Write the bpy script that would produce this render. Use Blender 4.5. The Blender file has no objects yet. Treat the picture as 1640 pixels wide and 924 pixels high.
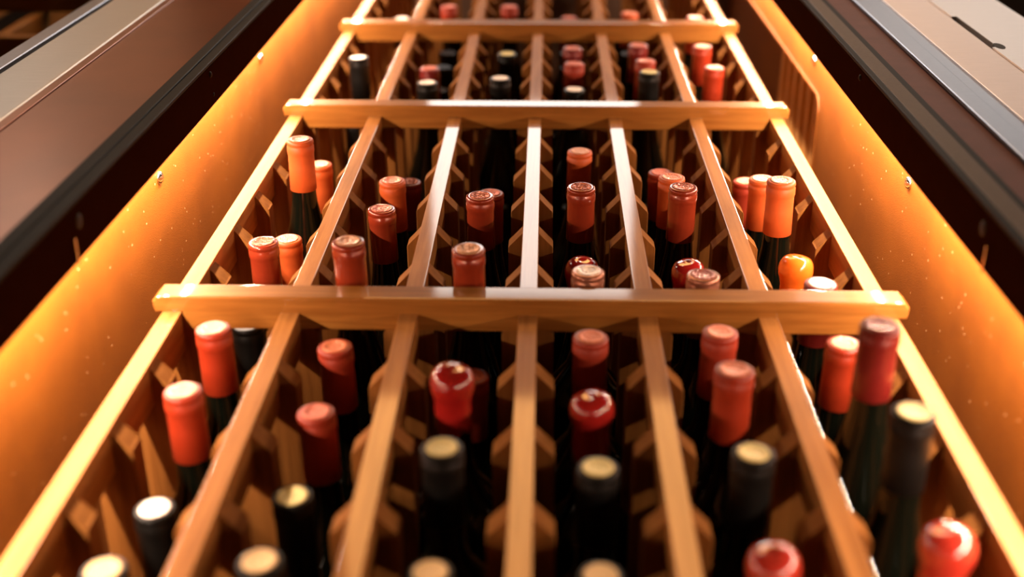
import bpy, bmesh, math, random
from mathutils import Vector, Matrix

random.seed(7)
S = bpy.context.scene
COL = S.collection

# ------------------------------------------------------------------ frame of reference
# u = across the rack (world X), v = up the rack (world Z), w = out of the rack (world -Y)
Z0 = 0.60
def W(u, v, w):
    return Vector((u, -w, v + Z0))

# ------------------------------------------------------------------ camera
FPX = 1900.0
AX = Vector((0.99959329, 0.00297219, 0.02836217))      # camera right in world axes
AU = Vector((-0.00964804, -0.90065957, 0.4344183))     # camera up
AF = Vector((-0.02683583, 0.43451526, 0.90026459))     # view direction
cam_d = bpy.data.cameras.new('camera')
cam = bpy.data.objects.new('camera', cam_d)
COL.objects.link(cam)
rot = Matrix((AX, AU, -AF)).transposed().to_4x4()
cam.matrix_world = Matrix.Translation(W(0.0133, 0.0, 0.4515)) @ rot
cam_d.sensor_fit = 'HORIZONTAL'
cam_d.sensor_width = 36.0
cam_d.lens = FPX / 1640.0 * 36.0
cam_d.clip_start = 0.02
cam_d.clip_end = 50
cam_d.dof.use_dof = True
cam_d.dof.focus_distance = 1.19
cam_d.dof.aperture_fstop = 2.6
S.camera = cam

# ------------------------------------------------------------------ world, exposure
world = bpy.data.worlds.new('world')
S.world = world
world.use_nodes = True
world.node_tree.nodes['Background'].inputs[0].default_value = (0.9, 0.7, 0.5, 1)
world.node_tree.nodes['Background'].inputs[1].default_value = 0.02
S.view_settings.view_transform = 'Standard'
S.view_settings.look = 'None'
S.view_settings.gamma = 1.0
S.view_settings.use_curve_mapping = False
S.view_settings.exposure = 0.0

LED_POWER = 30.0
LED_TILT = 0.0
LED_COL = (1.0, 0.73, 0.54)
PANEL_COL = (1.0, 0.93, 0.86)
PANEL_GLOW = 8.0
RIGHT_FILL_GLOW = 1.6
LEFT_FILL_GLOW = 0.55
AMBER_FILL_GLOW = 10.0
AMBER_FILL_COL = (1.0, 0.47, 0.14)
WARM_POWER = 2.5
WARM_COL = (1.0, 0.62, 0.34)

def area_light(name, loc, direction, sx, sy, power, color, long_axis=None):
    d = bpy.data.lights.new(name, 'AREA')
    d.shape = 'RECTANGLE'; d.size = sx; d.size_y = sy
    d.energy = power; d.color = color
    o = bpy.data.objects.new(name, d); COL.objects.link(o)
    z = -Vector(direction).normalized()
    x = Vector(long_axis if long_axis else (1, 0, 0))
    x = (x - x.dot(z) * z).normalized()
    y = z.cross(x)
    o.matrix_world = Matrix.Translation(loc) @ Matrix((x, y, z)).transposed().to_4x4()
    return o

# ------------------------------------------------------------------ materials
def new_mat(name):
    m = bpy.data.materials.new(name); m.use_nodes = True
    nt = m.node_tree
    return m, nt, nt.nodes['Principled BSDF']
def node(nt, t, **k):
    n = nt.nodes.new(t)
    for a, b in k.items(): setattr(n, a, b)
    return n
def ramp(nt, fac, stops):
    r = node(nt, 'ShaderNodeValToRGB')
    while len(r.color_ramp.elements) < len(stops): r.color_ramp.elements.new(0.5)
    for e, (p, c) in zip(r.color_ramp.elements, stops):
        e.position = p; e.color = (*c, 1)
    nt.links.new(fac, r.inputs[0])
    return r.outputs[0]
def noise(nt, scale=(1, 1, 1), nscale=5.0, detail=4.0, rough=0.6, dist=0.0, rnd=True):
    tc = node(nt, 'ShaderNodeTexCoord'); mp = node(nt, 'ShaderNodeMapping')
    mp.inputs['Scale'].default_value = scale
    nt.links.new(tc.outputs['Object'], mp.inputs[0])
    if rnd:
        oi = node(nt, 'ShaderNodeObjectInfo')
        cb = node(nt, 'ShaderNodeVectorMath', operation='SCALE')
        cb.inputs[0].default_value = (31, 17, 23)
        nt.links.new(oi.outputs['Random'], cb.inputs['Scale'])
        nt.links.new(cb.outputs[0], mp.inputs['Location'])
    n = node(nt, 'ShaderNodeTexNoise')
    n.inputs['Scale'].default_value = nscale; n.inputs['Detail'].default_value = detail
    n.inputs['Roughness'].default_value = rough; n.inputs['Distortion'].default_value = dist
    nt.links.new(mp.outputs[0], n.inputs['Vector'])
    return n.outputs['Fac']
def bump(nt, b, height, strength, dist=0.001):
    bn = node(nt, 'ShaderNodeBump')
    bn.inputs['Strength'].default_value = strength; bn.inputs['Distance'].default_value = dist
    nt.links.new(height, bn.inputs['Height']); nt.links.new(bn.outputs[0], b.inputs['Normal'])

def wood(name, scale, c0=(0.135, 0.046, 0.008), c1=(0.225, 0.086, 0.018), rough=0.5, coat=0.6):
    m, nt, b = new_mat(name)
    f = noise(nt, scale, 1.0, 6.0, 0.62, 0.4)
    nt.links.new(ramp(nt, f, [(0.3, c0), (0.7, c1)]), b.inputs['Base Color'])
    g = noise(nt, tuple(s * 3 for s in scale), 1.0, 3.0, 0.7)
    bump(nt, b, g, 0.12, 0.0003)
    b.inputs['Roughness'].default_value = rough
    b.inputs['Specular IOR Level'].default_value = 0.08
    b.inputs['Coat Weight'].default_value = coat; b.inputs['Coat Roughness'].default_value = 0.06
    return m
WOOD_V = wood('beech_along_post_lit_tone', (160, 160, 9), (0.23, 0.084, 0.018), (0.36, 0.152, 0.040))  # post beech lightened: the brightness of lit posts put into its colour
WOOD_U = wood('beech_grain_along_bar', (9, 160, 160), (0.18, 0.062, 0.009), (0.28, 0.112, 0.021))
WOOD_W = wood('beech_along_rung_shade_tone', (160, 9, 160), (0.14, 0.050, 0.009), (0.22, 0.087, 0.019), rough=0.75, coat=0.0)  # same beech darkened: the shade inside the rack put into its colour

def side_mat():
    m, nt, b = new_mat('gold_lacquered_panel')
    f = noise(nt, (9, 9, 9), 1.0, 5.0, 0.6, 0.3, rnd=False)
    s = noise(nt, (900, 900, 900), 1.0, 2.0, 0.5, rnd=False)
    mx = node(nt, 'ShaderNodeMix', data_type='RGBA', blend_type='MULTIPLY')
    mx.inputs[0].default_value = 0.5
    nt.links.new(ramp(nt, f, [(0.3, (0.19, 0.054, 0.0035)), (0.7, (0.28, 0.086, 0.0060))]), mx.inputs[6])
    nt.links.new(ramp(nt, s, [(0.35, (0.40, 0.33, 0.25)), (0.68, (1, 1, 1))]), mx.inputs[7])
    # pale dust flecks
    tc = node(nt, 'ShaderNodeTexCoord'); vo = node(nt, 'ShaderNodeTexVoronoi')
    vo.inputs['Scale'].default_value = 75
    nt.links.new(tc.outputs['Object'], vo.inputs['Vector'])
    fl = node(nt, 'ShaderNodeMath', operation='LESS_THAN'); fl.inputs[1].default_value = 0.075
    nt.links.new(vo.outputs['Distance'], fl.inputs[0])
    m2 = node(nt, 'ShaderNodeMix', data_type='RGBA')
    nt.links.new(fl.outputs[0], m2.inputs[0]); nt.links.new(mx.outputs[2], m2.inputs[6]); m2.inputs[7].default_value = (0.62, 0.36, 0.16, 1)
    nt.links.new(m2.outputs[2], b.inputs['Base Color'])
    bump(nt, b, s, 0.6, 0.0006)
    b.inputs['Roughness'].default_value = 0.42
    b.inputs['Metallic'].default_value = 0.25
    return m
SIDE = side_mat()
def plain(name, col, rough=0.5, metal=0.0, var=0.12, nsc=40, bstr=0.1, spec=0.5, coat=0.0):
    m, nt, b = new_mat(name)
    f = noise(nt, (1, 1, 1), nsc, 4, 0.6)
    nt.links.new(ramp(nt, f, [(0.25, tuple(c * (1 - var) for c in col)), (0.75, tuple(min(1, c * (1 + var)) for c in col))]), b.inputs['Base Color'])
    if bstr: bump(nt, b, f, bstr, 0.0005)
    b.inputs['Roughness'].default_value = rough; b.inputs['Metallic'].default_value = metal
    b.inputs['Specular IOR Level'].default_value = spec
    b.inputs['Coat Weight'].default_value = coat; b.inputs['Coat Roughness'].default_value = 0.05
    return m
def brushed(name, col, rough, metal=0.9, scale=(30, 30, 900)):
    m, nt, b = new_mat(name)
    f = noise(nt, scale, 1.0, 3, 0.6, rnd=False)
    nt.links.new(ramp(nt, f, [(0.3, tuple(c * 0.88 for c in col)), (0.7, col)]), b.inputs['Base Color'])
    bump(nt, b, f, 0.12, 0.0003)
    b.inputs['Roughness'].default_value = rough; b.inputs['Metallic'].default_value = metal
    return m
FASCIA = plain('brown_fascia', (0.020, 0.0065, 0.0025), 0.95, spec=0.0, var=0.1, nsc=60)
RUBBER = plain('black_rubber', (0.006, 0.005, 0.0045), 0.6, spec=0.12)
RUBBER_GREY = plain('grey_rubber', (0.13, 0.10, 0.08), 0.6, nsc=300, bstr=0.4, spec=0.25)
SLAT = plain('slat_lit_tone', (0.62, 0.30, 0.085), 0.5)  # slats paler, standing in for light that does not reach behind the opening
BRONZE = plain('bronze_glossy_panel', (0.19, 0.050, 0.010), 0.34, 0.6, 0.25, 6, 0.0, 0.5)
STEEL = brushed('brushed_steel', (0.62, 0.56, 0.52), 0.38)
STEEL_PINK = brushed('satin_steel', (0.66, 0.60, 0.59), 0.5)
STEEL_DULL = brushed('dull_steel', (0.42, 0.41, 0.40), 0.5)
STEEL_BLUE = brushed('blue_grey_steel', (0.22, 0.24, 0.29), 0.35)
PURPLE = plain('maroon_brown_channel', (0.16, 0.062, 0.056), 0.6, spec=0.2)
DARK = plain('dark_brown_wood', (0.05, 0.022, 0.010), 0.5)
BLACK = plain('black_hole', (0.004, 0.003, 0.003), 0.7)
CHROME = plain('chrome', (0.8, 0.78, 0.75), 0.12, 1.0, 0.02, 20, 0.0)
GLASS = plain('dark_bottle_glass', (0.0022, 0.0028, 0.0016), 0.07, 0.0, 0.1, 5, 0.0, 0.35, 0.0)
GLASS_BROWN = plain('brown_bottle_glass', (0.006, 0.003, 0.0015), 0.07, 0.0, 0.1, 5, 0.0, 0.35, 0.0)
PAPER = plain('cream_paper', (0.82, 0.72, 0.52), 0.6)
WIRE = plain('silver_wire', (0.75, 0.72, 0.68), 0.2, 1.0, 0.03, 20, 0)
DIFFUSER = plain('frosted_diffuser', (0.8, 0.75, 0.65), 0.6)
WALLM = plain('warm_plaster', (0.16, 0.10, 0.06), 0.8, nsc=8)
FLOORM = plain('dark_floor', (0.08, 0.05, 0.035), 0.5, nsc=6)
CEILM = plain('ceiling_plaster', (0.07, 0.045, 0.03), 0.9, nsc=6)
def emit(name, col, st):
    m, nt, b = new_mat(name)
    b.inputs['Base Color'].default_value = (*col, 1)
    b.inputs['Emission Color'].default_value = (*col, 1)
    b.inputs['Emission Strength'].default_value = st
    return m
GLOW_PANEL = emit('ceiling_panel_glow', PANEL_COL, PANEL_GLOW)
GLOW_RIGHT_FILL = emit('added_right_fill_glow', PANEL_COL, RIGHT_FILL_GLOW)
GLOW_LEFT_FILL = emit('added_left_fill_glow', (1.0, 0.60, 0.34), LEFT_FILL_GLOW)
GLOW_AMBER_FILL = emit('added_amber_fill_glow', AMBER_FILL_COL, AMBER_FILL_GLOW)
GLOW_WARM = emit('warm_globe_glow', (1.0, 0.85, 0.7), 45.0)

# foils
FOIL = {}
def foil(key, col, rough, metal=0.0, coat=0.0):
    FOIL[key] = plain('foil_' + key, col, rough, metal, 0.08, 120, 0.08, 0.15 if key == 'black' else 0.32, coat)
foil('orange', (0.45, 0.075, 0.014), 0.48, 0.0)
foil('red', (0.26, 0.026, 0.010), 0.45, 0.0)
foil('pink_red', (0.23, 0.020, 0.005), 0.42, 0.0)
foil('brown_red', (0.22, 0.026, 0.009), 0.22, 0.15, 0.4)
foil('dark_red', (0.13, 0.010, 0.008), 0.32, 0.1)
foil('bronze', (0.30, 0.13, 0.085), 0.25, 0.6)
foil('silver', (0.62, 0.57, 0.52), 0.22, 0.85)
foil('black', (0.004, 0.0035, 0.003), 0.42, 0.0, 0.0)
foil('white', (0.86, 0.70, 0.55), 0.35, 0.3)
foil('gold', (0.72, 0.58, 0.20), 0.35, 0.35)
foil('cork', (0.80, 0.60, 0.26), 0.5, 0.1)
foil('pale', (0.85, 0.40, 0.24), 0.35, 0.1)
foil('wax_red', (0.26, 0.010, 0.008), 0.12, 0.0, 0.8)
foil('wax_orange', (0.75, 0.13, 0.012), 0.12, 0.0, 0.8)
foil('wax_pink', (0.32, 0.024, 0.014), 0.16, 0.0, 0.8)
def embossed(name, col, rough, metal):
    m, nt, b = new_mat(name)
    tc = node(nt, 'ShaderNodeTexCoord')
    vo = node(nt, 'ShaderNodeTexVoronoi', feature='DISTANCE_TO_EDGE')
    vo.inputs['Scale'].default_value = 330
    wv = node(nt, 'ShaderNodeTexWave', wave_type='RINGS', rings_direction='Y')
    wv.inputs['Scale'].default_value = 60; wv.inputs['Distortion'].default_value = 1.0
    nt.links.new(tc.outputs['Object'], vo.inputs['Vector']); nt.links.new(tc.outputs['Object'], wv.inputs['Vector'])
    ad = node(nt, 'ShaderNodeMath', operation='MULTIPLY_ADD')
    ad.inputs[1].default_value = 4.0
    nt.links.new(vo.outputs['Distance'], ad.inputs[0]); nt.links.new(wv.outputs['Fac'], ad.inputs[2])
    bump(nt, b, ad.outputs[0], 0.8, 0.0007)
    b.inputs['Base Color'].default_value = (*col, 1)
    b.inputs['Roughness'].default_value = rough; b.inputs['Metallic'].default_value = metal
    return m
TOP = {
 'orange': embossed('embossed_orange', (0.66, 0.19, 0.085), 0.3, 0.2),
 'red': embossed('embossed_red', (0.55, 0.13, 0.07), 0.3, 0.2),
 'brown': embossed('embossed_brown', (0.48, 0.12, 0.06), 0.18, 0.4),
 'pale': embossed('embossed_pale', (0.72, 0.34, 0.20), 0.3, 0.2),
 'gold': embossed('embossed_gold', (0.62, 0.50, 0.18), 0.35, 0.3),
 'cork': embossed('embossed_cork', (0.70, 0.46, 0.20), 0.5, 0.1),
 'white': embossed('embossed_white', (0.90, 0.76, 0.66), 0.3, 0.3),
 'copper': embossed('embossed_copper', (0.66, 0.32, 0.16), 0.25, 0.4),
 'dark': embossed('embossed_dark', (0.30, 0.08, 0.06), 0.25, 0.3),
}

# ------------------------------------------------------------------ mesh helpers
def empty(name, loc=(0, 0, 0)):
    o = bpy.data.objects.new(name, None); COL.objects.link(o); o.location = loc
    o.empty_display_size = 0.05
    return o
def tag(o, label=None, cat=None, group=None, kind=None):
    if label: o['label'] = label
    if cat: o['category'] = cat
    if group: o['group'] = group
    if kind: o['kind'] = kind
    return o
def finish(bm, name, mat, smooth=False):
    bmesh.ops.recalc_face_normals(bm, faces=bm.faces)
    me = bpy.data.meshes.new(name)
    bm.to_mesh(me); bm.free()
    me.materials.append(mat)
    if smooth:
        for p in me.polygons: p.use_smooth = True
    return me
def add(name, me, parent=None, loc=None):
    o = bpy.data.objects.new(name, me); COL.objects.link(o)
    if parent: o.parent = parent
    if loc is not None: o.location = loc
    return o
def box_bm(bm, lo, hi):
    r = bmesh.ops.create_cube(bm, size=1.0)
    for v in r['verts']:
        v.co = Vector([(lo[i] + hi[i]) / 2 + v.co[i] * (hi[i] - lo[i]) for i in range(3)])
def boxuvw(u0, u1, v0, v1, w0, w1, bevel=0.0, seg=2, world_z=True):
    bm = bmesh.new()
    z = Z0 if world_z else 0
    box_bm(bm, (u0, -w1, v0 + z), (u1, -w0, v1 + z))
    if bevel:
        bmesh.ops.bevel(bm, geom=list(bm.edges), offset=bevel, segments=seg, affect='EDGES', profile=0.6)
    return bm
def prism(poly, axis, a, b, bevel=0.0):
    """poly: 2-D points; axis 'v': points are (u,w) extruded along v; axis 'u': points are (v,w) extruded along u"""
    bm = bmesh.new()
    def P(p, t):
        return (p[0], -p[1], t + Z0) if axis == 'v' else (t, -p[1], p[0] + Z0)
    A = [bm.verts.new(P(p, a)) for p in poly]; B = [bm.verts.new(P(p, b)) for p in poly]
    n = len(poly)
    bm.faces.new(A); bm.faces.new(B[::-1])
    for i in range(n): bm.faces.new((A[i], A[(i + 1) % n], B[(i + 1) % n], B[i]))
    if bevel:
        bmesh.ops.recalc_face_normals(bm, faces=bm.faces)
        bmesh.ops.bevel(bm, geom=list(bm.edges), offset=bevel, segments=2, affect='EDGES', profile=0.6)
    return bm
def lathe(profile, seg=40, close_top=True, close_bot=True):
    """profile list of (r, w); axis along w (world -Y) through the local origin"""
    bm = bmesh.new(); rings = []
    for r, w in profile:
        rings.append([bm.verts.new((r * math.cos(2 * math.pi * i / seg), -w, r * math.sin(2 * math.pi * i / seg))) for i in range(seg)])
    for a, b in zip(rings, rings[1:]):
        for i in range(seg): bm.faces.new((a[i], a[(i + 1) % seg], b[(i + 1) % seg], b[i]))
    if close_top: bm.faces.new(rings[0])
    if close_bot: bm.faces.new(rings[-1][::-1])
    return bm

# ------------------------------------------------------------------ the room (outside the frame it carries the lamps)
VC = 3.02                                        # ceiling height above the camera
def struct(name, bm, mat):
    return tag(add(name, finish(bm, name, mat)), kind='structure')
struct('floor', boxuvw(-3, 3, -Z0 - 0.1, -Z0, -0.56, 4), FLOORM)
struct('ceiling', boxuvw(-3, 3, VC, VC + 0.1, -0.56, 4), CEILM)
struct('wall_back', boxuvw(-3, 3, -Z0, VC, -0.56, -0.49), WALLM)
struct('wall_left', boxuvw(-3.1, -3, -Z0, VC, -0.56, 4), WALLM)
struct('wall_right', boxuvw(3, 3.1, -Z0, VC, -0.56, 4), WALLM)
struct('wall_front', boxuvw(-3, 3, -Z0, VC, 4, 4.1), WALLM)

# ceiling light panel above the cabinet, then the added fill panels
def ceiling_light(u, w, su, sw, label, glow):
    t = tag(empty('ceiling_light', W(u, VC, w)), label, 'lamp')
    add('frame', finish(boxuvw(-su / 2 - .02, su / 2 + .02, -0.030, 0.0, -sw / 2 - .02, sw / 2 + .02, 0.003, world_z=False), 'lamp_frame', STEEL), t)
    add('diffuser', finish(boxuvw(-su / 2, su / 2, -0.036, -0.0302, -sw / 2, sw / 2, world_z=False), 'lamp_diffuser', glow), t)
    return t
ceiling_light(-0.02, 0.75, 0.54, 0.58, 'square white ceiling light panel close above the wine cabinet', GLOW_PANEL)
ceiling_light(1.12, 0.78, 0.80, 0.70, 'added unseen light panel right of the wine cabinet, brightening the steel', GLOW_RIGHT_FILL)  # unseen panel added so the right steel edge has light to reflect
ceiling_light(-1.22, 0.78, 0.60, 0.70, 'added unseen warm light panel left of the wine cabinet, for the steel', GLOW_LEFT_FILL)  # unseen panel added for the left steel edge, tinted warm
ceiling_light(0.05, 1.85, 1.3, 1.0, 'wide amber light panel added over the room to warm the posts', GLOW_AMBER_FILL)  # unseen amber panel added to give the posts an orange sheen

def pendant(u, v, w, label, power):
    t = tag(empty('pendant_lamp', W(u, v, w)), label, 'lamp', 'warm globe pendant lamps')
    bm = bmesh.new(); bmesh.ops.create_uvsphere(bm, u_segments=24, v_segments=12, radius=0.05)
    add('globe', finish(bm, 'globe', GLOW_WARM, True), t)
    bm = bmesh.new(); bmesh.ops.create_cone(bm, cap_ends=True, segments=12, radius1=0.004, radius2=0.004, depth=VC - v - 0.10)
    bmesh.ops.translate(bm, verts=bm.verts, vec=(0, 0, 0.10 + (VC - v - 0.10) / 2))
    add('cord', finish(bm, 'cord', RUBBER), t)
    bm = bmesh.new(); bmesh.ops.create_cone(bm, cap_ends=True, segments=20, radius1=0.035, radius2=0.02, depth=0.05)
    bmesh.ops.translate(bm, verts=bm.verts, vec=(0, 0, 0.10))
    add('socket', finish(bm, 'socket', CHROME), t)
    d = bpy.data.lights.new('pendant_bulb', 'POINT'); d.energy = power; d.color = WARM_COL; d.shadow_soft_size = 0.06
    o = bpy.data.objects.new('pendant_bulb', d); COL.objects.link(o); o.location = W(u, v, w)
pendant(-0.30, 2.30, 1.70, 'left one of two white globe pendants in front of the cabinet', 1.0)
pendant(0.25, 2.30, 1.45, 'right one of two white globe pendants in front of the cabinet', 1.0)
pendant(-1.35, 2.25, 1.15, 'added unseen warm globe left of the wine cabinet, for panel reflections', WARM_POWER * 0.35)  # unseen globe added to throw warm blotches on the bronze panel
pendant(-0.95, 2.0, 0.85, 'added unseen warm globe close to the left door panel, for its reflections', WARM_POWER * 0.15)  # another unseen globe added for the bronze panel's reflections
pendant(1.35, 2.25, 1.15, 'added unseen warm globe to the right of the wine cabinet', WARM_POWER * 0.35)  # unseen globe added along with the left ones

# ------------------------------------------------------------------ cabinet
CB, CT = -0.50, 2.80                              # cabinet bottom and top (v)
cab = tag(empty('wine_cabinet', W(0, -Z0, 0)), 'tall gold-lined wine cabinet with dark brown upper side strips and steel front edges', 'cabinet')
def cpart(name, bm, mat, smooth=False, label=None):
    o = add(name, finish(bm, name, mat, smooth), None)
    o.parent = cab; o.matrix_parent_inverse = Matrix.Translation(-cab.location)
    if label: o['label'] = label
    return o
FW = 0.088                                        # w of the fascia's inner edge, where the lamps sit
cpart('side_panel', boxuvw(-0.372, -0.360, CB, CT, -0.47, 0.120), SIDE, label='gold lacquered side panel')
# right side panel with a round-cornered service opening further up
r = 0.022; vo, wo = 1.464, 0.017
poly = [(CB, -0.47), (CB, 0.120), (CT, 0.120), (CT, wo)]
poly += [(vo + r, wo)] + [(vo + r - r * math.sin(a), wo - r + r * math.cos(a)) for a in [math.pi / 2 * i / 8 for i in range(1, 9)]]
poly += [(vo, -0.47)]
cpart('side_panel', prism(poly, 'u', 0.360, 0.372), SIDE, label='gold lacquered side panel with round-cornered opening')
cpart('opening_edge', prism([(vo + r, wo), (vo + r, wo - .003)] and
      [(CT, wo)] + [(vo + r, wo)] + [(vo + r - r * math.sin(a), wo - r + r * math.cos(a)) for a in [math.pi / 2 * i / 8 for i in range(1, 9)]] + [(vo, -0.46)]
      + [(vo + 0.0035, -0.46)] + [(vo + r - (r - .0035) * math.sin(a), wo - r + (r - .0035) * math.cos(a)) for a in [math.pi / 2 * i / 8 for i in range(8, 0, -1)]] + [(vo + r, wo - .0035), (CT, wo - .0035)],
      'u', 0.3585, 0.374), SIDE)
cpart('rear_liner', boxuvw(0.440, 0.448, 1.40, CT, -0.47, 0.10), SIDE, label='gold panel behind the side opening')
for i in range(9):
    va = 1.50 + i * 0.052
    cpart('slat', boxuvw(0.402, 0.438, va, va + 0.024, -0.47, 0.06, 0.002), SLAT)
cpart('back_panel', boxuvw(-0.372, 0.452, CB, CT, -0.482, -0.47), SIDE)
cpart('base_panel', boxuvw(-0.36, 0.36, CB, CB + 0.02, -0.47, 0.06), DARK)
cpart('top_panel', boxuvw(-0.36, 0.44, CT - 0.02, CT, -0.47, 0.06), DARK)
cpart('plinth', boxuvw(-0.60, 0.60, -Z0, CB, -0.48, 0.09), DARK)
for s in (-1, 1):
    a, b = sorted((s * 0.332, s * 0.344))
    cpart('fascia', boxuvw(a, b, CB, CT, FW, 0.128, 0.0008), FASCIA, label='dark brown strip above the lamp line')
    a, b = sorted((s * 0.333, s * 0.343))
    cpart('led_strip', boxuvw(a, b, CB + 0.02, CT - 0.02, FW - 0.0012, FW - 0.0001), DIFFUSER, label='thin frosted lamp strip')
    L = area_light('led_light', W(s * 0.3375, (CB + CT) / 2, FW - 0.0030), (-s * LED_TILT, 1, 0), CT - CB - 0.06, 0.004, LED_POWER, LED_COL, (0, 0, 1))

# right front edge, seen from the inside outwards
XV = 3.0
def strip(name, u0, u1, w0, w1, mat, bevel=0.0, label=None):
    return cpart(name, boxuvw(min(u0, u1), max(u0, u1), CB, CT, w0, w1, bevel, 3), mat, label=label)
strip('gasket', 0.3320, 0.3385, 0.1282, 0.1325, RUBBER, 0.0015, 'black rubber gasket')
strip('gasket', 0.3387, 0.3560, 0.1282, 0.1320, RUBBER_GREY, 0.0012, 'grey rubber gasket')
strip('gasket', 0.3562, 0.3640, 0.1270, 0.1305, RUBBER, 0.0012, 'black rubber gasket')
strip('channel', 0.3642, 0.4010, 0.1100, 0.1250, PURPLE, 0.001, 'maroon brown channel')
strip('steel_bead', 0.3975, 0.4180, 0.1262, 0.1310, STEEL_BLUE, 0.0018, 'blue grey steel bead')
strip('steel_bead', 0.4180, 0.4350, 0.1262, 0.1290, STEEL_BLUE, 0.0008, 'blue grey steel bead')
strip('steel_trim', 0.4330, 0.4880, 0.1100, 0.1310, STEEL_PINK, 0.0010, 'satin steel trim')
# outer plate with a key slot cut along its inner edge
ps0, ps1 = 1.262, 1.405
poly = [(0.4882, 1.0)]
bm = bmesh.new()
for (u0, u1, v0, v1) in ((0.4882, 0.5700, CB, ps0), (0.4882, 0.5700, ps1, CT), (0.4938, 0.5700, ps0, ps1)):
    box_bm(bm, (u0, -0.1330, v0 + Z0), (u1, -0.112, v1 + Z0))
bmesh.ops.remove_doubles(bm, verts=bm.verts, dist=1e-5)
cpart('steel_plate', bm, STEEL, label='brushed steel plate with key slot')
cpart('slot_floor', boxuvw(0.4882, 0.4938, ps0, ps1, 0.108, 0.124), BLACK, label='dark key slot')
bm = bmesh.new(); bmesh.ops.create_cone(bm, cap_ends=True, segments=20, radius1=0.0055, radius2=0.0055, depth=0.003)
bmesh.ops.rotate(bm, verts=bm.verts, cent=(0, 0, 0), matrix=Matrix.Rotation(math.pi / 2, 3, 'X'))
bmesh.ops.scale(bm, verts=bm.verts, vec=(1, 1, 2.2))
bmesh.ops.translate(bm, verts=bm.verts, vec=W(0.4962, ps0 + 0.004, 0.1318))
cpart('slot_end', bm, BLACK, label='black round slot end')
strip('outer_case', 0.5702, 0.66, -0.48, 0.030, DARK)
# left front edge
strip('gasket', -0.3320, -0.3430, 0.1282, 0.1320, RUBBER, 0.0015, 'black rubber gasket')
strip('gasket', -0.3432, -0.3555, 0.1282, 0.1330, RUBBER, 0.0015, 'black rubber gasket')
strip('glossy_panel', -0.3557, -0.4560, 0.1100, 0.1305, BRONZE, 0.0008, 'glossy bronze panel')
strip('steel_lip', -0.4562, -0.4660, 0.1100, 0.1320, BRONZE, 0.0010)
strip('steel_trim', -0.4662, -0.5300, 0.1100, 0.1330, STEEL_DULL, 0.0030, 'satin steel trim')
strip('shadow_groove', -0.5302, -0.5420, 0.1060, 0.1240, BLACK)
strip('steel_bead', -0.5422, -0.5620, 0.1100, 0.1300, STEEL_BLUE, 0.0020, 'blue grey steel bead')
strip('outer_case', -0.5622, -0.66, -0.48, 0.030, DARK)

# shelf studs, pin holes and pins on the fascias
def stud(u, v, w, mat, r=0.0042, h=0.006, name='stud'):
    s = -1 if u > 0 else 1
    bm = bmesh.new(); seg = 20; rings = []
    for k in range(6):
        a = math.pi / 2 * k / 5
        rings.append((r * math.cos(a), h * math.sin(a)))
    vs = [[bm.verts.new((s * hh, rr * math.cos(2 * math.pi * i / seg), rr * math.sin(2 * math.pi * i / seg))) for i in range(seg)] for rr, hh in rings[:-1]]
    for p, q in zip(vs, vs[1:]):
        for i in range(seg): bm.faces.new((p[i], p[(i + 1) % seg], q[(i + 1) % seg], q[i]))
    bm.faces.new(vs[-1]); bm.faces.new(vs[0][::-1])
    bmesh.ops.translate(bm, verts=bm.verts, vec=W(u, v, w))
    return cpart(name, bm, mat, True)
for s in (-1, 1):
    for v in (0.62, 1.070, 1.515, 1.96):
        stud(s * 0.360, v, 0.0505, CHROME, 0.0065, 0.0045)['label'] = 'small chrome stud'
    stud(s * 0.332, 1.185, 0.1205, RUBBER, 0.0034, 0.0022, 'screw')
    stud(s * 0.332, 0.805, 0.115, BLACK, 0.0060, 0.0012, 'pin_hole')
    a, b = sorted((s * 0.3312, s * 0.3300))
    cpart('pin', boxuvw(a, b, 0.7880, 0.7904, FW - 0.001, 0.108, 0.0003), CHROME, label='thin chrome pin')
stud(-0.332, 1.190, 0.098, RUBBER, 0.0022, 0.001, 'screw')

# the neighbouring case at the far left: dark shelves behind the steel edge
nb = tag(empty('neighbouring_rack', W(-0.95, -Z0, 0)), 'dark brown wooden rack beyond the left steel edge', 'rack')
def npart(name, bm, mat):
    o = add(name, finish(bm, name, mat)); o.parent = nb; o.matrix_parent_inverse = Matrix.Translation(-nb.location)
for i in range(3):
    npart('post', boxuvw(-0.86 - i * 0.16, -0.84 - i * 0.16, -Z0, 2.6, -0.05, 0.0, 0.002), WOOD_V)
for i in range(8):
    npart('rail', boxuvw(-1.20, -0.68, 0.2 + i * 0.30, 0.225 + i * 0.30, 0.0, 0.03, 0.002), WOOD_U)
npart('back_board', boxuvw(-1.22, -0.68, -Z0, 2.6, -0.30, -0.28), DARK)
npart('side_board', boxuvw(-1.24, -1.22, -Z0, 2.6, -0.30, 0.05), DARK)

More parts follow.
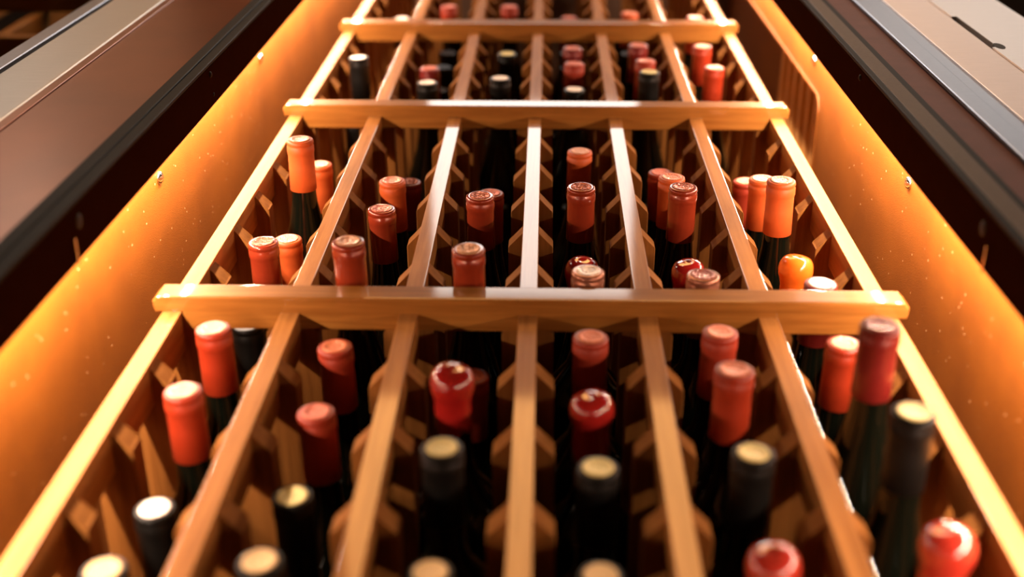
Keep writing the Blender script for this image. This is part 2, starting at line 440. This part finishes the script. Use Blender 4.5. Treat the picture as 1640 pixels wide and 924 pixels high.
# ------------------------------------------------------------------ the rack
rack = tag(empty('wine_rack', W(0, CB + 0.02, 0)), 'light wooden bottle rack of seven posts with stepped rungs and thick crossbars', 'wine rack')
def rpart(name, me, loc=None):
    o = add(name, me, None, loc); o.parent = rack; o.matrix_parent_inverse = Matrix.Translation(-rack.location)
    return o
PITCH = 0.0915
R0 = 0.812                                        # upper face of rung 0
RB, RT = CB + 0.02, 2.74
post_me = finish(boxuvw(-0.0079, 0.0079, RB, RT, -0.036, 0.0, 0.0006, 2, False), 'post', WOOD_V)
for i in range(-3, 4):
    rpart('post', post_me, Vector((i * 0.1, 0, Z0)))
rear_me = finish(boxuvw(-0.010, 0.010, RB, RT, -0.330, -0.300, 0.001, 1, False), 'rear_post', WOOD_V)
for i in range(-3, 4):
    rpart('rear_post', rear_me, Vector((i * 0.1, 0, Z0)))
def rung_mesh(a, b, nm):
    tip = -0.0180
    pts = []
    if a < 0: pts += [(a, -0.300), (a, tip - 0.001), (a + 0.0015, tip), (-0.0080, -0.0035)]
    else: pts += [(a, -0.300), (a, -0.0035)]
    if b > 0: pts += [(0.0080, -0.0035), (b - 0.0015, tip), (b, tip - 0.001), (b, -0.300)]
    else: pts += [(b, -0.0035), (b, -0.300)]
    bm = prism(pts, 'v', -0.0190 - Z0, 0.0 - Z0)
    bmesh.ops.bevel(bm, geom=list(bm.edges), offset=0.0006, segments=1, affect='EDGES')
    return finish(bm, nm, WOOD_W)
full = rung_mesh(-0.022, 0.022, 'rung'); lft = rung_mesh(-0.0078, 0.022, 'rung_left'); rgt = rung_mesh(-0.022, 0.0078, 'rung_right')
for k in range(-13, 21):
    for i in range(-3, 4):
        rpart('rung', lft if i == -3 else rgt if i == 3 else full, W(i * 0.1, R0 + PITCH * k, 0))
def crossbar(v):
    bm = bmesh.new()
    e = 0.3145
    pts = [(-e, -0.0005), (-e - 0.0012, 0.004), (-e - 0.0012, 0.0098), (-e + 0.0035, 0.0143), (e - 0.0035, 0.0143), (e + 0.0012, 0.0098), (e + 0.0012, 0.004), (e, -0.0005),
           (0.2915, -0.0006), (0.2915, -0.0160), (-0.2915, -0.0160), (-0.2915, -0.0006)]
    bm = prism(pts, 'v', v, v + 0.025)
    bmesh.ops.recalc_face_normals(bm, faces=bm.faces)
    bmesh.ops.bevel(bm, geom=[ed for ed in bm.edges if abs(ed.verts[0].co.z - ed.verts[1].co.z) < 1e-6], offset=0.0022, segments=3, affect='EDGES', profile=0.6)
    rpart('crossbar', finish(bm, 'crossbar', WOOD_U))
for v in (-0.32, 0.33, 0.884, 1.428, 1.871, 2.36):
    crossbar(v)

# ------------------------------------------------------------------ bottles
# shapes are lathed about the neck axis with the top at local w = 0
def glass_prof(kind):
    if kind == 'burgundy':
        p = [(0.0128, -0.006), (0.0128, -0.055), (0.0140, -0.072), (0.0180, -0.095), (0.0240, -0.118), (0.0305, -0.140), (0.0350, -0.158), (0.0372, -0.178)]
    else:
        p = [(0.0128, -0.006), (0.0130, -0.060), (0.0135, -0.078), (0.0165, -0.090), (0.0250, -0.102), (0.0325, -0.112), (0.0362, -0.122), (0.0372, -0.134)]
    return p + [(0.0372, -0.292), (0.0355, -0.298), (0.0300, -0.300), (0.012, -0.288)]
GL = {}
for kd in ('burgundy', 'bordeaux'):
    for gn, gm in (('green', GLASS), ('brown', GLASS_BROWN)):
        GL[kd, gn] = finish(lathe(glass_prof(kd), 48), 'glass_body', gm, True)
CAPS = {}
def capsule_me(mat):
    if mat not in CAPS:
        p = [(0.0105, -0.0004), (0.0126, 0.0), (0.0138, -0.0008), (0.0143, -0.0026), (0.0143, -0.0040), (0.0137, -0.0052), (0.0137, -0.0062), (0.0144, -0.0074),
             (0.0145, -0.0130), (0.0141, -0.0150), (0.0138, -0.0165), (0.0139, -0.030), (0.0143, -0.0560), (0.0138, -0.0565)]
        CAPS[mat] = finish(lathe(p, 48, close_bot=False), 'capsule', FOIL[mat], True)
    return CAPS[mat]
def seal_me(mat):
    key = 'seal' + mat
    if key not in CAPS:
        p = [(0.0001, 0.0002), (0.0088, 0.0002), (0.0094, 0.0006), (0.0102, 0.0006), (0.0106, -0.0003)]
        CAPS[key] = finish(lathe(p, 40), 'top_seal', TOP[mat], False)
        for q in CAPS[key].polygons: q.use_smooth = len(q.vertices) == 4
    return CAPS[key]
def wax_me(mat, seed):
    rnd = random.Random(seed)
    p = [(0.0001, 0.0020), (0.0050, 0.0017), (0.0100, 0.0005), (0.0136, -0.0020), (0.0156, -0.0060), (0.0163, -0.0110), (0.0160, -0.0160), (0.0146, -0.0210), (0.0136, -0.0260), (0.0136, -0.034), (0.0139, -0.042), (0.0142, -0.0500), (0.0132, -0.051)]
    bm = lathe(p, 48, close_bot=False)
    ph = [rnd.uniform(0, 6.28) for _ in range(4)]
    for v in bm.verts:
        a = math.atan2(v.co.z, v.co.x); w = -v.co.y; rr = math.hypot(v.co.x, v.co.z)
        f = 1 + 0.018 * math.sin(2 * a + ph[0]) + 0.012 * math.sin(3 * a + ph[1] + w * 150)
        v.co.x *= f; v.co.z *= f
        if w < -0.045: v.co.y += 0.0035 * math.sin(3 * a + ph[2]) + 0.002 * math.sin(7 * a + ph[3])
        if rr < 0.012: v.co.y += 0.0006 * math.sin(a + ph[1])
    return finish(bm, 'wax_seal', FOIL[mat], True)
def label_me():
    bm = bmesh.new(); n = 24
    A = []; B = []
    for i in range(n + 1):
        a = math.radians(150) + math.radians(170) * i / n
        for lst, w in ((A, -0.205), (B, -0.282)):
            lst.append(bm.verts.new((0.0374 * math.cos(a), -w, 0.0374 * math.sin(a))))
    for i in range(n): bm.faces.new((A[i], A[i + 1], B[i + 1], B[i]))
    return finish(bm, 'paper_label', PAPER, True)
LABEL = label_me()
def ring_me():
    bm = bmesh.new(); R1, r1 = 0.0062, 0.0007
    seg, s2 = 28, 8; V = []
    for i in range(seg):
        a = 2 * math.pi * i / seg
        V.append([bm.verts.new((0.0185 + (R1 + r1 * math.cos(t)) * math.cos(a), r1 * math.sin(t) + 0.006, -0.002 + (R1 + r1 * math.cos(t)) * math.sin(a))) for t in [2 * math.pi * j / s2 for j in range(s2)]])
    for i in range(seg):
        for j in range(s2): bm.faces.new((V[i][j], V[(i + 1) % seg][j], V[(i + 1) % seg][(j + 1) % s2], V[i][(j + 1) % s2]))
    return finish(bm, 'wire_loop', WIRE, True)

COLN = ['leftmost column', 'second column from left', 'third column from left', 'fourth column from left', 'fifth column from left', 'rightmost column']
ORD = ['first', 'second', 'third', 'fourth', 'fifth', 'sixth']
def place_text(c, k):
    if k <= 0: return '%s, %s below nearest crossbar' % (COLN[c], ORD[-k])
    if k <= 6: return '%s, %s above nearest crossbar' % (COLN[c], ORD[k - 1])
    if k <= 11: return '%s, %s above second crossbar' % (COLN[c], ORD[k - 7])
    return '%s, %s above third crossbar' % (COLN[c], ORD[k - 12])
count = 0
def slot(c, k):
    return -0.25 + 0.1 * c, R0 + 0.0257 + PITCH * k
def at_pixel(x, y, v):
    d = AF + AX * ((x - 820) / FPX) - AU * ((y - 462) / FPX)
    C = cam.matrix_world.translation
    t = (v + Z0 - C.z) / d.z
    P = C + d * t
    return P.x, -P.y
def bottle(c, k, u, w, look, cap, top=None, kind='burgundy', glass='green', wax=False, scale=1.0, paper=False, wire=False):
    """bottle lying neck outwards; (u, w) is where its top centre stands, c the column, k the rung it rests above"""
    global count
    uc, vc = slot(c, k)
    du = u - uc
    base = W(uc - du * 0.40, vc + 0.0006, w - 0.300)
    top_p = W(u, vc + 0.0006, w)
    t = tag(empty('wine_bottle', top_p), look + ', ' + place_text(c, k), 'bottle', 'wine bottles lying in the rack, necks outwards')
    axis = (top_p - base).normalized()
    q = Vector((0, -1, 0)).rotation_difference(axis)
    t.rotation_mode = 'QUATERNION'; t.rotation_quaternion = q
    add('glass_body', GL[kind, glass], t)
    count += 1
    if len(t['label'].replace(',', '').split()) > 16: print('LONG', t['label'])
    if wax:
        add('wax_seal', wax_me(cap, count), t)
    else:
        add('capsule', capsule_me(cap), t)
        if top: add('top_seal', seal_me(top), t)
    if paper: add('paper_label', LABEL, t)
    if wire: add('wire_loop', ring_me(), t)
    return t
def bp(c, k, x, y, look, cap, top=None, **kw):
    """bottle whose top centre was read off the photograph's ray through its slot height"""
    u, w = at_pixel(x, y, slot(c, k)[1])
    uc = slot(c, k)[0]
    u = max(uc - 0.005, min(uc + 0.005, u)); w = max(w, -0.09)
    return bottle(c, k, u, w, look, cap, top, **kw)

RED = 'bottle with red foil'; ORG = 'bottle with matt orange foil'; BLK = 'bottle with black foil and pale gold top'
# below the nearest crossbar
bp(0, 0, 340.5, 526, 'bottle with orange-red foil and pale embossed top', 'pink_red', 'pale', kind='bordeaux')
bp(0, -1, 292, 626, 'bottle with pinkish red foil', 'pink_red', 'pale', kind='bordeaux')
bp(0, -2, 247, 814.5, 'bottle with bright silver top', 'black', 'white', kind='bordeaux')
bp(0, -3, 165.5, 913.6, 'bottle with cream top', 'black', 'cork', kind='bordeaux')
bp(1, 0, 536, 555, RED + ' and light top', 'red', 'orange', kind='bordeaux')
bp(1, -1, 505.5, 660, RED + ' and light round top', 'red', 'red', kind='bordeaux')
bp(1, -2, 466, 795, BLK, 'black', 'gold', kind='bordeaux')
bp(1, -3, 413, 899, 'bottle with black foil and wide cream top', 'black', 'cork', kind='bordeaux')
bp(2, -1, 723, 592, 'bottle with glossy deep red wax', 'wax_red', wax=True, kind='bordeaux')
bp(2, 0, 755, 602, 'bottle with red foil behind wax-sealed neighbour', 'red', 'red', kind='bordeaux')
bp(2, -2, 707.6, 717, BLK, 'black', 'gold', kind='bordeaux')
bp(2, -3, 689.6, 917, 'bottle with black foil and amber top', 'black', 'cork', kind='bordeaux')
bp(3, 0, 946, 539.5, 'bottle with orange-red foil and round top', 'red', 'orange', kind='bordeaux')
bp(3, -1, 948.6, 636, 'bottle with shiny red wax', 'wax_red', wax=True, kind='bordeaux')
bp(3, -2, 958, 749, BLK, 'black', 'gold', kind='bordeaux')
bp(3, -3, 962, 922, 'bottle with black foil, barely in view', 'black', 'cork', kind='bordeaux')
bp(4, 0, 1154, 531.7, 'bottle with red foil and pale top', 'red', 'orange', kind='bordeaux')
bp(4, -1, 1177, 592, 'bottle with long red foil and rounded top', 'pink_red', 'orange', kind='bordeaux')
bp(4, -2, 1207.6, 725.5, BLK, 'black', 'gold', kind='bordeaux')
bp(4, -3, 1241.6, 885, 'bottle with dented pinkish wax', 'wax_pink', wax=True, kind='bordeaux')
bp(5, 0, 1352.7, 550, 'bottle with red-orange foil and pale embossed top', 'pink_red', 'pale', kind='bordeaux')
bp(5, -1, 1411, 521, 'bottle with tall dark wine-red foil, standing furthest out', 'dark_red', 'dark', kind='burgundy')
bp(5, -2, 1464, 660, 'bottle with black foil and gold top', 'black', 'gold', kind='burgundy')
bp(5, -3, 1523, 853, 'bottle with lumpy orange-red wax', 'wax_pink', wax=True, kind='bordeaux')
# between the nearest and the second crossbar
bottle(0, 1, -0.25, -0.035, 'dark bottle with black foil sunk behind the bar', 'black', None, kind='burgundy')
bp(0, 2, 421, 387, 'bottle with glossy brown-red foil and embossed top', 'brown_red', 'brown', paper=True)
bp(0, 3, 461, 382.5, 'bottle with pale orange foil top', 'orange', 'pale')
bp(0, 4, 480, 223, 'bottle with tall matt orange foil', 'orange', 'orange')
bp(0, 5, 512, 263, 'bottle with orange foil tucked behind a taller one', 'orange', 'pale')
bp(1, 1, 557, 386, 'bottle with brown-red foil and coppery top', 'brown_red', 'copper')
bp(1, 3, 611, 334, 'bottle with brick-red foil and shiny embossed top', 'brown_red', 'brown')
bp(1, 4, 628, 289, 'bottle with orange-red foil and light top', 'orange', 'orange')
bp(1, 5, 657, 291, 'bottle with small dark red top sunk deep', 'dark_red', 'dark', kind='bordeaux')
bp(2, 1, 750, 398, 'bottle with brown-red foil and coppery top', 'brown_red', 'copper')
bottle(2, 2, -0.047, -0.045, 'dark bottle with loose silver wire loop', 'black', 'dark', wire=True)
bp(2, 3, 768.7, 313, 'bottle with brick-red foil and shiny embossed top', 'brown_red', 'brown')
bp(2, 4, 786, 309, 'bottle with dark red foil half hidden', 'red', 'red')
bp(3, 1, 942, 434, 'bottle with bronze-brown metallic foil', 'bronze', 'white', kind='bordeaux')
bp(3, 2, 932.7, 418, 'bottle with bright red wax behind bronze one', 'wax_red', wax=True)
bp(3, 3, 931, 299, 'bottle with brick-red foil and shiny embossed top', 'brown_red', 'brown')
bp(3, 5, 928.7, 242, 'bottle with red foil and pale crested top', 'orange', 'pale')
bp(4, 1, 1126.6, 440, 'bottle with bronze-brown metallic foil', 'bronze', 'dark', kind='bordeaux')
bp(4, 2, 1103.6, 421.5, 'bottle with bright orange-red wax', 'wax_red', wax=True)
bp(4, 3, 1094.5, 299, 'bottle with orange-red foil and dark embossed top', 'brown_red', 'brown')
bp(4, 4, 1076, 283.5, 'bottle with orange foil behind dark-topped one', 'orange', 'orange')
bp(4, 5, 1058, 276, 'bottle with dull red foil, leftmost of three', 'red', 'red')
bp(5, 1, 1315, 454, 'bottle with white embossed top just behind the bar', 'dark_red', 'white')
bp(5, 2, 1277, 414, 'bottle with bulbous glossy orange wax', 'wax_orange', wax=True)
bp(5, 3, 1251.8, 288.7, 'bottle with matt orange foil and crested top', 'orange', 'pale')
bp(5, 4, 1221, 286, 'bottle with bright orange foil, middle of three', 'orange', 'pale')
bp(5, 5, 1194, 290, 'bottle with orange-red foil, leftmost of three', 'red', 'pale')
for c, w in ((0, -0.145), (1, -0.135), (3, -0.14), (4, -0.135), (5, -0.145)):
    bottle(c, 6, -0.25 + 0.1 * c, w, 'dark bottle with black foil sunk deep', 'black', None, kind='bordeaux')
# between the second and the third crossbar
bp(0, 9, 574, 92, 'bottle with black foil and whitish top', 'black', 'white')
bottle(0, 8, -0.25, -0.05, 'dark bottle with black foil sunk deep', 'black', None)
bp(1, 8, 684.6, 132, 'bottle with black foil and pale gold top', 'black', 'white')
bp(1, 9, 688, 109, 'bottle with dull brown-red top', 'dark_red', 'red')
bp(2, 8, 801, 125, 'bottle with black foil and silver-gold top', 'black', 'white')
bp(2, 10, 829, 86, 'bottle with dull gold top beside post', 'black', 'gold')
bp(3, 8, 920, 143, 'bottle with black foil and pale gold top', 'black', 'white')
bp(3, 9, 920, 101.6, 'bottle with dusky red top', 'red', 'red')
bp(3, 10, 917, 77, 'bottle with faint dark red top', 'dark_red', 'red')
bp(4, 8, 1040, 115, 'bottle with black foil and pale top', 'black', 'gold')
bp(4, 9, 1034, 97, 'bottle with dusky pink-red top', 'pink_red', 'red')
bp(4, 10, 1022, 72, 'bottle with dark red foil', 'dark_red', 'red')
bp(5, 9, 1144, 108, 'bottle with pinkish red foil and bright top', 'pink_red', 'pale')
bp(5, 10, 1121, 74, 'bottle with pink-red foil and light top', 'pink_red', 'pale')
for c, k, w in ((0, 7, -0.14), (1, 7, -0.14), (2, 7, -0.14), (3, 7, -0.14), (4, 7, -0.14), (2, 9, -0.09), (1, 10, -0.06), (3, 11, -0.05), (1, 11, -0.05)):
    bottle(c, k, -0.25 + 0.1 * c, w, 'dark bottle with black foil sunk deep', 'black', None, kind='bordeaux')
# above the third crossbar
bp(0, 14, 650, 30, 'dark bottle with greyish top', 'black', 'white')
bp(1, 13, 719, 10, 'bottle with bright red foil', 'red', 'red')
bp(2, 13, 816, 10, 'bottle with bright red foil', 'red', 'red')
bp(3, 13, 912, 28, 'bottle with red top just over the bar', 'red', 'red')
bp(4, 13, 1011, 21, 'bottle with orange-red top', 'orange', 'orange')
bp(5, 12, 1119, 28, 'bottle with pinkish red top', 'pink_red', 'pale')
for c in range(1, 5):
    bottle(c, 12, -0.25 + 0.1 * c, -0.05, 'dark bottle with black foil sunk deep', 'black', None, kind='bordeaux')
    bottle(c, 14, -0.25 + 0.1 * c, -0.05, 'dark bottle with black foil sunk deep', 'black', None, kind='bordeaux')
